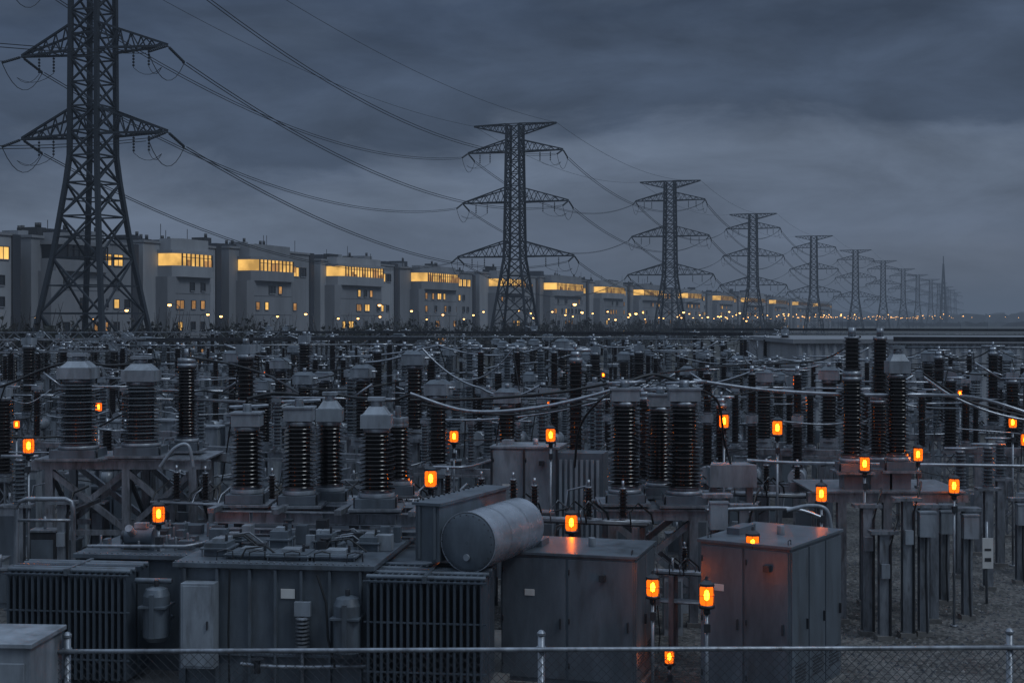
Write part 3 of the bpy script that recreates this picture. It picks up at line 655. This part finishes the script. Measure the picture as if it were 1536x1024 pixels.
def enclosure(name,ox,oy,rot_,w,d,h,nf,ns,mat='tank_paint'):
    mb=MB(); mb.frame(ox,oy,rot_)
    mb.box(0,w,0,d,.15,h,mat); mb.box(-.06,w+.06,-.06,d+.06,h,h+.06,mat); mb.box(-.1,w+.1,-.1,d+.1,0,.15,'concrete_pad')
    for i in range(nf):
        a=w*i/nf; e=w/nf; mb.box(a+.03,a+e-.03,-.035,0,.25,h-.07,mat); mb.bx(a+e-.14,-.06,h*.5,.035,.05,.22,'dark_steel')
        for z in (.5,h*.5,h-.4): mb.cyl((a+.05,-.045,z),(a+.05,-.045,z+.12),.018,'dark_steel',6)
    for i in range(ns):
        a=d*i/ns; e=d/ns; mb.box(w,w+.035,a+.03,a+e-.03,.25,h-.07,mat); mb.bx(w+.06,a+e-.14,h*.5,.05,.035,.22,'dark_steel')
        for q_ in range(6): mb.box(w+.035,w+.05,a+.2,a+e-.2,.5+q_*.07,.53+q_*.07,'dark_steel')
    mb.box(w*.1,w*.25,d*.3,d*.6,h+.06,h+.2,mat); mb.bx(w*.77,-.1,h-.42,.14,.12,.14,'dark_steel')
    mb.cyl((w*.6,d*.5,h+.06),(w*.6,d*.5,h+.25),.08,'light_paint',12)
    for x in (.1,w-.1): mb.tube([(x,.15,h+.06),(x,.15,h+.14),(x,.22,h+.16),(x,.29,h+.14),(x,.29,h+.06)],.014,'dark_steel',6)
    mb.bx(w*.22,-.042,h*.72,.22,.012,.14,'sign_white')
    return mb
a=WX(752,31); mb=enclosure('e',a,31,math.radians(-16),2.95,2.2,2.9,2,2); mb.build('equipment_enclosure',(a,31,0),.008)
c35=math.cos(math.radians(33)); s35=math.sin(math.radians(33))
cx,cy=WX(1185,29),29; w_=2.0
mb=enclosure('e2',cx-w_*c35,cy+w_*s35,math.radians(-33),w_,2.9,3.3,2,3); mb.build('equipment_enclosure',(cx,cy,0),.008)
mb=enclosure('e3',WX(738,43),43,math.radians(-12),2.0,1.5,4.1,2,1,'light_paint')
for i in range(8): mb.box(2.08+i*.16,2.16+i*.16,-.1,.6,.4,3.8,'light_paint')
mb.box(2.02,3.4,-.05,1.0,.3,4.0,'tank_paint')
for x in (.0,1.0,2.0): mb.box(x-.03,x+.03,-.09,-.04,.2,4.1,'dark_steel')
mb.build('switchgear_kiosk',(WX(738,43),43,0))

def stand(name,pxs,D,dy,ztop,bush,brace=True,beamext=.4):
    mb=MB(); xs=[WX(p,D) for p in pxs]
    for x in xs:
        for y in (D,D+dy):
            ibeam(mb,x,y,0,ztop-.25,.22,'galvanised_steel')
    for y in (D,D+dy): mb.box(xs[0]-beamext,xs[-1]+beamext,y-.11,y+.11,ztop-.25,ztop,'galvanised_steel')
    for x in xs: mb.box(x-.1,x+.1,D+.12,D+dy-.12,ztop-.22,ztop-.03,'dark_steel')
    mb.box(xs[0]-beamext+.1,xs[-1]+beamext-.1,D-.2,D+dy+.2,ztop+.002,ztop+.05,'galvanised_steel')
    if brace:
        for a,b_ in zip(xs[:-1],xs[1:]):
            for y in (D,D+dy):
                mb.beam((a,y,ztop-.3),(b_,y,ztop-2),.16,'galvanised_steel'); mb.beam((b_,y+.17,ztop-.3),(a,y+.17,ztop-2),.16,'galvanised_steel'); mb.box(a,b_,y-.06,y+.06,ztop-2.15,ztop-2.0,'galvanised_steel')
        for x in xs: mb.beam((x,D,ztop-.3),(x,D+dy,ztop-2),.1,'dark_steel')
    for b_ in bush: bushing(mb,*b_)
    return mb
mb=stand('s',(918,1040),37,2.2,WZ(765,37),[(937,37.4,738,602,.46,'brown_porcelain','box'),(1026,37.4,740,602,.50,'brown_porcelain','box'),(990,39,728,610,.42,'brown_porcelain','box')])
mb.build('bushing_stand',(WX(980,38),38,0))
mb=stand('s',(1262,1330,1400),37.5,2.4,WZ(738,37.5),[(1278,38,692,565,.36,'brown_porcelain','cap'),(1346,38,690,560,.36,'brown_porcelain','dome'),(1318,41,690,600,.34,'brown_porcelain','cap')],False,.9)
for px,D,b0,t0 in ((1278,38,557,505),(1320,41,600,505)): mb.insul(WX(px,D),D,WZ(b0,D),WZ(t0,D)-WZ(b0,D),.28,'brown_porcelain',20,.1); mb.cyl((WX(px,D),D,WZ(t0,D)),(WX(px,D),D,WZ(t0,D)+.25),.1,'galvanised_steel',10)
for px in (1278,1318,1346): x=WX(px,38); mb.box(x-.28,x+.28,37.7,38.3,WZ(738,37.5)+.05,WZ(702,38),'tank_paint')
mb.build('bushing_stand',(WX(1320,38),38,0))
mb=stand('s',(75,190,290),41,2.2,WZ(690,41),[(118,41.5,672,568,.62,'grey_porcelain','dome'),(212,41.5,668,572,.60,'grey_porcelain','dome'),(280,42.5,662,545,.38,'brown_porcelain','cap')],True,.5)
mb.build('bushing_stand',(WX(180,42),42,0))
for px,D,pt,bx_ in ((1385,36,760,1),(1450,38,765,1),(1482,42,735,0),(1440,44,738,0),(1325,35.5,800,2),(1416,40,760,1),(1500,46,720,0),(1530,43,750,1),(1300,36,760,2),(1360,35.8,750,2),(30,38,760,0),(95,37,755,2),(1075,33,745,1),(1115,36,760,2)):
    mb=MB(); x=WX(px,D); z=WZ(pt,D); ibeam(mb,x,D,0,z,.24)
    mb.box(x-.35,x+.35,D-.2,D+.2,z,z+.08,'galvanised_steel')
    if bx_==1: mb.box(x-.2,x+.2,D-.42,D-.13,z-.7,z-.1,'light_paint'); mb.box(x-.22,x+.22,D-.44,D-.12,z-.098,z-.06,'light_paint'); mb.tube([(x,D-.25,z-.7),(x,D-.22,z-1.6),(x+.05,D-.18,.1)],.03,'dark_steel')
    elif bx_==0: mb.insul(x,D,z+.08,1.2,.2,'grey_porcelain',14,.1); mb.cyl((x-.5,D,z+1.35),(x+.5,D,z+1.35),.05,'aluminium',6)
    else: mb.beam((x,D,z-.3),(x+.6,D+1.2,z-.05),.1,'dark_steel'); mb.tube([(x+.14,D-.14,.1),(x+.14,D-.14,z-.3),(x+.3,D-.1,z+.3),(x+.5,D+.5,z+.4)],.035,'cable'); mb.bx(x,D-.2,z-.9,.2,.12,.35,'light_paint')
    mb.build('steel_support_post',(x,D,0))
mb=MB(); x=WX(1480,40); mb.cyl((x,40,0),(x,40,2.3),.04,'galvanised_steel',8); mb.box(x-.15,x+.15,39.9,39.94,1.0,1.85,'sign_white'); mb.box(x-.09,x+.09,39.89,39.899,1.2,1.3,'frame_dark'); mb.box(x-.09,x+.09,39.89,39.899,1.5,1.56,'frame_dark'); mb.build('warning_sign',(x,40,0))
mb=MB(); x=WX(1097,40); mb.box(x-.65,x+.65,39.6,40.4,WZ(728,40),WZ(700,40),'light_paint'); mb.prism([(x-.65,39.6),(x+.65,39.6),(x+.5,40.4),(x-.5,40.4)],WZ(700,40),WZ(695,40),'light_paint')
for s_ in (-.5,.5): ibeam(mb,x+s_,40,0,WZ(728,40),.18)
mb.build('control_cabinet',(x,40,0))
mb=MB(); D=35; mb.tube([W(24,860,D),W(25,765,D),W(29,752,D),W(40,748,D),W(98,748,D),W(107,752,D),W(110,765,D),W(110,860,D)],.06,'galvanised_steel',10)
mb.cyl((WX(24,D),D,0),W(24,862,D),.06,'galvanised_steel',10); mb.cyl((WX(110,D),D,0),W(110,862,D),.06,'galvanised_steel',10)
mb.cyl(W(25,780,D),W(110,780,D),.04,'galvanised_steel',8); mb.build('pipe_handrail',(WX(60,D),D,0))
mb=MB()
def bus(pts,r=.07,mat='aluminium'):
    P=[Vector(W(*p)) for p in pts]; out=[]
    for i in range(len(P)-1):
        p0=P[max(0,i-1)];p1=P[i];p2=P[i+1];p3=P[min(len(P)-1,i+2)]
        for s_ in range(8):
            t_=s_/8; out.append(.5*((2*p1)+(-p0+p2)*t_+(2*p0-5*p1+4*p2-p3)*t_*t_+(-p0+3*p1-3*p2+p3)*t_**3))
    out.append(P[-1]); mb.tube(out,r*.8,mat,8)
bus([(615,590,38),(700,616,38),(800,612,38),(900,590,38),(985,562,38)],.06); bus([(615,600,39),(720,598,39),(840,588,39),(930,572,39),(1000,566,39)],.05,'cable')
bus([(630,606,39),(760,622,39),(880,604,39),(975,570,39)],.035,'cable'); bus([(985,560,38),(1100,548,42),(1230,540,48),(1290,505,38)],.035,'cable')
bus([(1040,570,38),(1150,585,38),(1290,592,38),(1395,592,38),(1480,600,40),(1600,640,40)],.06); bus([(1385,565,40),(1430,595,40),(1500,622,40),(1600,640,40)],.05)
bus([(1385,560,44),(1450,600,44),(1540,625,44)],.04,'cable')
bus([(230,598,42),(300,600,42),(370,603,36)],.05); bus([(371,598,35),(410,590,35),(449,592,35)],.05,'cable'); bus([(495,590,36),(530,596,36),(565,598,34)],.05,'cable')
bus([(118,540,42),(70,552,42),(0,580,42),(-80,600,42)],.05,'cable'); bus([(118,540,42),(160,548,42),(212,545,42)],.05,'cable')
bus([(280,535,42),(340,545,42),(400,562,40),(449,590,35)],.04,'cable'); bus([(937,575,37.5),(980,562,38),(1026,575,37.5)],.06,'cable')
bus([(937,575,37.5),(900,600,37),(870,640,38),(862,700,40)],.04,'cable'); bus([(1026,575,37.5),(1075,600,38),(1086,660,39),(1097,700,40)],.04,'cable')
bus([(240,700,37),(262,672,37),(282,668,37),(290,700,37)],.06,'light_paint'); bus([(0,655,45),(120,650,46),(240,600,46),(400,606,46)],.04,'cable')
bus([(1060,765,34),(1180,762,34),(1230,775,34)],.06); bus([(1120,690,40),(1200,694,40),(1420,697,40),(1600,700,40)],.06)
bus([(1180,765,33),(1215,758,33),(1240,765,33),(1248,800,33)],.06,'light_paint'); bus([(620,590,38),(590,600,38),(565,600,34)],.04,'cable')
bus([(650,820,36),(700,822,36),(910,826,36)],.06,'galvanised_steel'); bus([(650,700,40),(700,700,40),(735,690,42)],.05)
for i in range(60):
    px=R.uniform(0,1536); D=R.uniform(42,60); py=R.uniform(580,720); w=R.uniform(40,160); bus([(px,py,D),(px+w*.5,py+R.uniform(-4,16),D),(px+w,py+R.uniform(-14,14),D+1)],R.uniform(.02,.04),R.choice(('galvanised_steel','cable','cable','cable','aluminium')))
mb.build('tubular_busbars')

mb=MB()
for i in range(110):
    D=R.uniform(35,60); px=R.uniform(-50,1180); x=WX(px,D); w=R.uniform(.3,.9); h=R.uniform(.5,2.9)
    if D<38: h=min(h,2.2)
    mt=R.choice(('light_paint','tank_paint','light_paint','dark_steel'))
    mb.box(x,x+w,D,D+.5,0,h,mt); mb.box(x-.03,x+w+.03,D-.04,D+.54,h,h+.05,'galvanised_steel')
    mb.box(x+.05,x+w-.05,D-.03,D,h*.15,h*.9,'tank_paint'); mb.cyl((x+w/2,D+.25,h+.05),(x+w/2,D+.25,h+.4),.04,'galvanised_steel',6)
    if i%2: mb.tube([(x+w,D+.2,h*.8),(x+w+.3,D+.2,h*.9),(x+w+.4,D+.3,h+.6),(x+w+.9,D+.4,h+.7)],.03,R.choice(('cable','galvanised_steel')))
mb.build('junction_boxes')
for px,D,s_ in ((620,40,.9),(700,38.5,.9),(860,36.5,.9),(430,39.5,.9),(540,41,.9),(330,40,.9),(1130,42,.9),(1010,34,.62)):
    inst('pipe_rack',PROT[-1][1],(WX(px,D),D,0),GR+R.choice((0,math.pi)),s_)

# ---------------------------------------------------------------- amber lamps
def amber(px,py,D,zs,s=1,name='amber_warning_lamp'):
    x,y,z=W(px,py,D); mb=MB(); mb.frame(x,y,0,z); s*=.92
    mb.lathe(0,0,0,[(.1*s,-.16*s),(.12*s,-.12*s),(.12*s,-.04*s),(.125*s,0),(.12*s,.04*s),(.12*s,.12*s),(.09*s,.16*s)],'lamp_lens',16)
    mb.lathe(0,0,-.09*s,[(.005,0),(.035*s,.02*s),(.045*s,.09*s),(.03*s,.16*s),(.005,.18*s)],'lamp_core',10)
    mb.cyl((0,0,-.22*s),(0,0,-.16*s),.14*s,'dark_steel',14); mb.lathe(0,0,.16*s,[(.135*s,0),(.13*s,.04*s),(.07*s,.08*s),(.03*s,.1*s),(.02*s,.16*s),(0,.17*s)],'dark_steel',14)
    for k_ in range(6):
        a=k_*math.pi/3+.3; mb.cyl((.135*s*math.cos(a),.135*s*math.sin(a),-.18*s),(.135*s*math.cos(a),.135*s*math.sin(a),.18*s),.007,'dark_steel',4)
    mb.tube([(.137*s*math.cos(a*.5236),.137*s*math.sin(a*.5236),0) for a in range(13)],.006,'dark_steel',4)
    mb.cyl((0,0,-.32*s),(0,0,-.22*s),.06*s,'dark_steel',10)
    mb.cyl((0,0,zs-z),(0,0,-.32*s),.035,'galvanised_steel',8); mb.cyl((0,0,zs-z),(0,0,zs-z+.05),.1,'galvanised_steel',10)
    mb.bx(0,-.06,-.55*s,.12,.1,.16,'dark_steel')
    mb.build(name,(x,y,z))
for a in ((43,668,38,0,1.25),(25,636,52,0,.9),(148,610,52,0,1.0),(212,543,60,0,.9),(238,770,31.6,2.8,1.15),(646,717,36.5,0,1.35),(681,654,46,0,1.2),(826,652,42.5,0,1.25),(820,606,56,0,.9),(857,783,33.6,0,1.25),
 (979,880,29.3,0,1.15),(1060,892,28,0,1.25),(1129,816,29.6,3.3,1.25),(1232,740,35,0,1.2),(1297,695,36.8,0,1.15),(1377,681,38,3.5,1.1),(1431,728,37,0,1.2),(1086,631,42,0,1.25),(1166,641,41,0,1.3),(1195,571,52,0,1.2),(1519,633,46,0,1.1),(1538,659,42,0,1.1),(205,800,33,2.8,.5),(280,795,36,2.8,.4),(1004,984,31,0,.9),
 (548,575,75,0,.8),(395,560,80,0,.8),(905,562,85,0,.8),(1255,560,75,0,.8),(1440,590,62,0,.9),(100,582,70,0,.8)): amber(*a)

# ---------------------------------------------------------------- chain link fence
mb=MB(); FX0,FX1=-14,14; fy=lambda x:17.9+x*.018
H_=3.84; G='galvanised_steel'
mb.cyl((FX0,fy(FX0),H_),(FX1,fy(FX1),H_),.030,G,10); mb.cyl((FX0,fy(FX0),.1),(FX1,fy(FX1),.1),.02,G,6)
for i in range(-2,3):
    x=.37+i*5.95; mb.cyl((x,fy(x)+.05,0),(x,fy(x)+.05,H_+.17),.045,G,12); mb.lathe(x,fy(x)+.05,H_+.17,[(.055,0),(.055,.03),(.03,.06),(0,.07)],G,12); mb.cyl((x,fy(x)+.05,H_-.03),(x,fy(x)+.05,H_+.03),.06,G,12)
c=.115
x=FX0-H_
while x<FX1:
    for d in (1,-1):
        xa,xb=(x,x+H_-.05) if d>0 else (x+H_-.05,x); za,zb=.05,H_-.02
        t0,t1=0,1
        for lim,s_ in ((FX0,1),(FX1,-1)):
            ta=(lim-xa)/(xb-xa)
            if (xb-xa)*s_>0: t0=max(t0,ta)
            else: t1=min(t1,ta)
        if t0<t1:
            f0=lambda t_:(xa+(xb-xa)*t_,fy(xa+(xb-xa)*t_)+.004*d,za+(zb-za)*t_); mb.cyl(f0(t0),f0(t1),.0042,'fence_wire',4,caps=False)
    x+=c
mb.build('chain_link_fence')
mb=MB(); mb.frame(WX(-60,17),17,math.radians(-4)); mb.box(0,.86,0,1,0,4.08,'light_paint'); mb.box(-.04,.9,-.05,1.05,4.08,4.14,'light_paint'); mb.box(.05,.8,-.03,0,.3,3.9,'light_paint'); mb.bx(.7,-.05,3.2,.03,.05,.2,'dark_steel'); mb.build('utility_cabinet',(WX(-60,17),17,0),.01)

# ---------------------------------------------------------------- haze
SG=1/2500; vol('haze_air',(.088,.118,.168),SG,SG)
mb=MB(); mb.box(-5000,5000,-350,7000,-3,85,'haze_air'); mb.build('haze')

# ---------------------------------------------------------------- sky
w=bpy.data.worlds.new('World'); sc.world=w; w.use_nodes=True; t=w.node_tree; N=t.nodes; L=t.links; N.clear()
out=N.new('ShaderNodeOutputWorld'); bg=N.new('ShaderNodeBackground'); bg2=N.new('ShaderNodeBackground'); add=N.new('ShaderNodeAddShader')
sky=N.new('ShaderNodeTexSky'); sky.sky_type='NISHITA'; sky.sun_disc=False; sky.sun_elevation=math.radians(5); sky.sun_rotation=math.radians(200)
L.new(sky.outputs[0],bg2.inputs[0]); bg2.inputs[1].default_value=.001
tc=N.new('ShaderNodeTexCoord'); sp=N.new('ShaderNodeSeparateXYZ'); L.new(tc.outputs['Generated'],sp.inputs[0])
def noise(scale,loc,ns,det,ro,dist):
    mp=N.new('ShaderNodeMapping'); mp.inputs['Scale'].default_value=scale; mp.inputs['Location'].default_value=loc; L.new(tc.outputs['Generated'],mp.inputs[0])
    n1=N.new('ShaderNodeTexNoise'); n1.inputs['Scale'].default_value=ns; n1.inputs['Detail'].default_value=det; n1.inputs['Roughness'].default_value=ro; n1.inputs['Distortion'].default_value=dist; L.new(mp.outputs[0],n1.inputs[0]); return n1.outputs['Fac']
def math_(op,a,b_):
    q=N.new('ShaderNodeMath'); q.operation=op
    for i,v_ in enumerate((a,b_)):
        if isinstance(v_,(int,float)): q.inputs[i].default_value=v_
        else: L.new(v_,q.inputs[i])
    return q.outputs[0]
n1=noise((2.6,2.6,7),(3.1,.4,.2),1.7,7,.55,.3)
dz=math_('MULTIPLY',math_('SUBTRACT',n1,.5),.20)
dx=math_('MULTIPLY',sp.outputs['X'],-.07)
el=math_('ADD',math_('ADD',sp.outputs['Z'],dz),dx)
cr=N.new('ShaderNodeValToRGB'); L.new(el,cr.inputs[0]); E=cr.color_ramp.elements
st=[(0,(.118,.142,.190)),(.05,(.116,.148,.210)),(.095,(.128,.165,.232)),(.118,(.096,.127,.186)),(.138,(.050,.072,.116)),(.175,(.060,.086,.138)),(.22,(.040,.060,.102)),(.42,(.20,.26,.36)),(1,(.54,.68,.90))]
E[0].position=st[0][0];E[0].color=(*st[0][1],1);E[1].position=1;E[1].color=(*st[-1][1],1)
for p,c_ in st[1:-1]:
    e=E.new(p); e.color=(*c_,1)
n2=noise((3.4,3.4,10),(1.3,.7,.1),2.2,8,.58,.35)
mr=N.new('ShaderNodeMapRange'); mr.inputs['From Min'].default_value=.32; mr.inputs['From Max'].default_value=.68; mr.inputs['To Min'].default_value=.72; mr.inputs['To Max'].default_value=1.25; L.new(n2,mr.inputs[0])
vm=N.new('ShaderNodeVectorMath'); vm.operation='SCALE'; L.new(cr.outputs[0],vm.inputs[0]); L.new(mr.outputs[0],vm.inputs['Scale'])
L.new(vm.outputs[0],bg.inputs[0]); bg.inputs[1].default_value=1
L.new(bg.outputs[0],add.inputs[0]); L.new(bg2.outputs[0],add.inputs[1]); L.new(add.outputs[0],out.inputs[0])
sl=bpy.data.lights.new('sun','SUN'); sl.energy=.75; sl.angle=math.radians(16); sl.color=(.82,.91,1); so=bpy.data.objects.new('sun',sl); so.rotation_euler=(math.radians(22),math.radians(34),0); sc.collection.objects.link(so)

cd=bpy.data.cameras.new('camera'); cd.lens=50; cd.sensor_width=36; cd.clip_end=30000; cd.clip_start=.1; cd.shift_y=(HY-512)/1536.0
co=bpy.data.objects.new('camera',cd); co.location=(0,0,HC); co.rotation_euler=(math.radians(90),0,0); sc.collection.objects.link(co); sc.camera=co
sc.view_settings.view_transform='Standard'; sc.view_settings.look='None'; sc.view_settings.exposure=0
print('objs',len(bpy.data.objects))
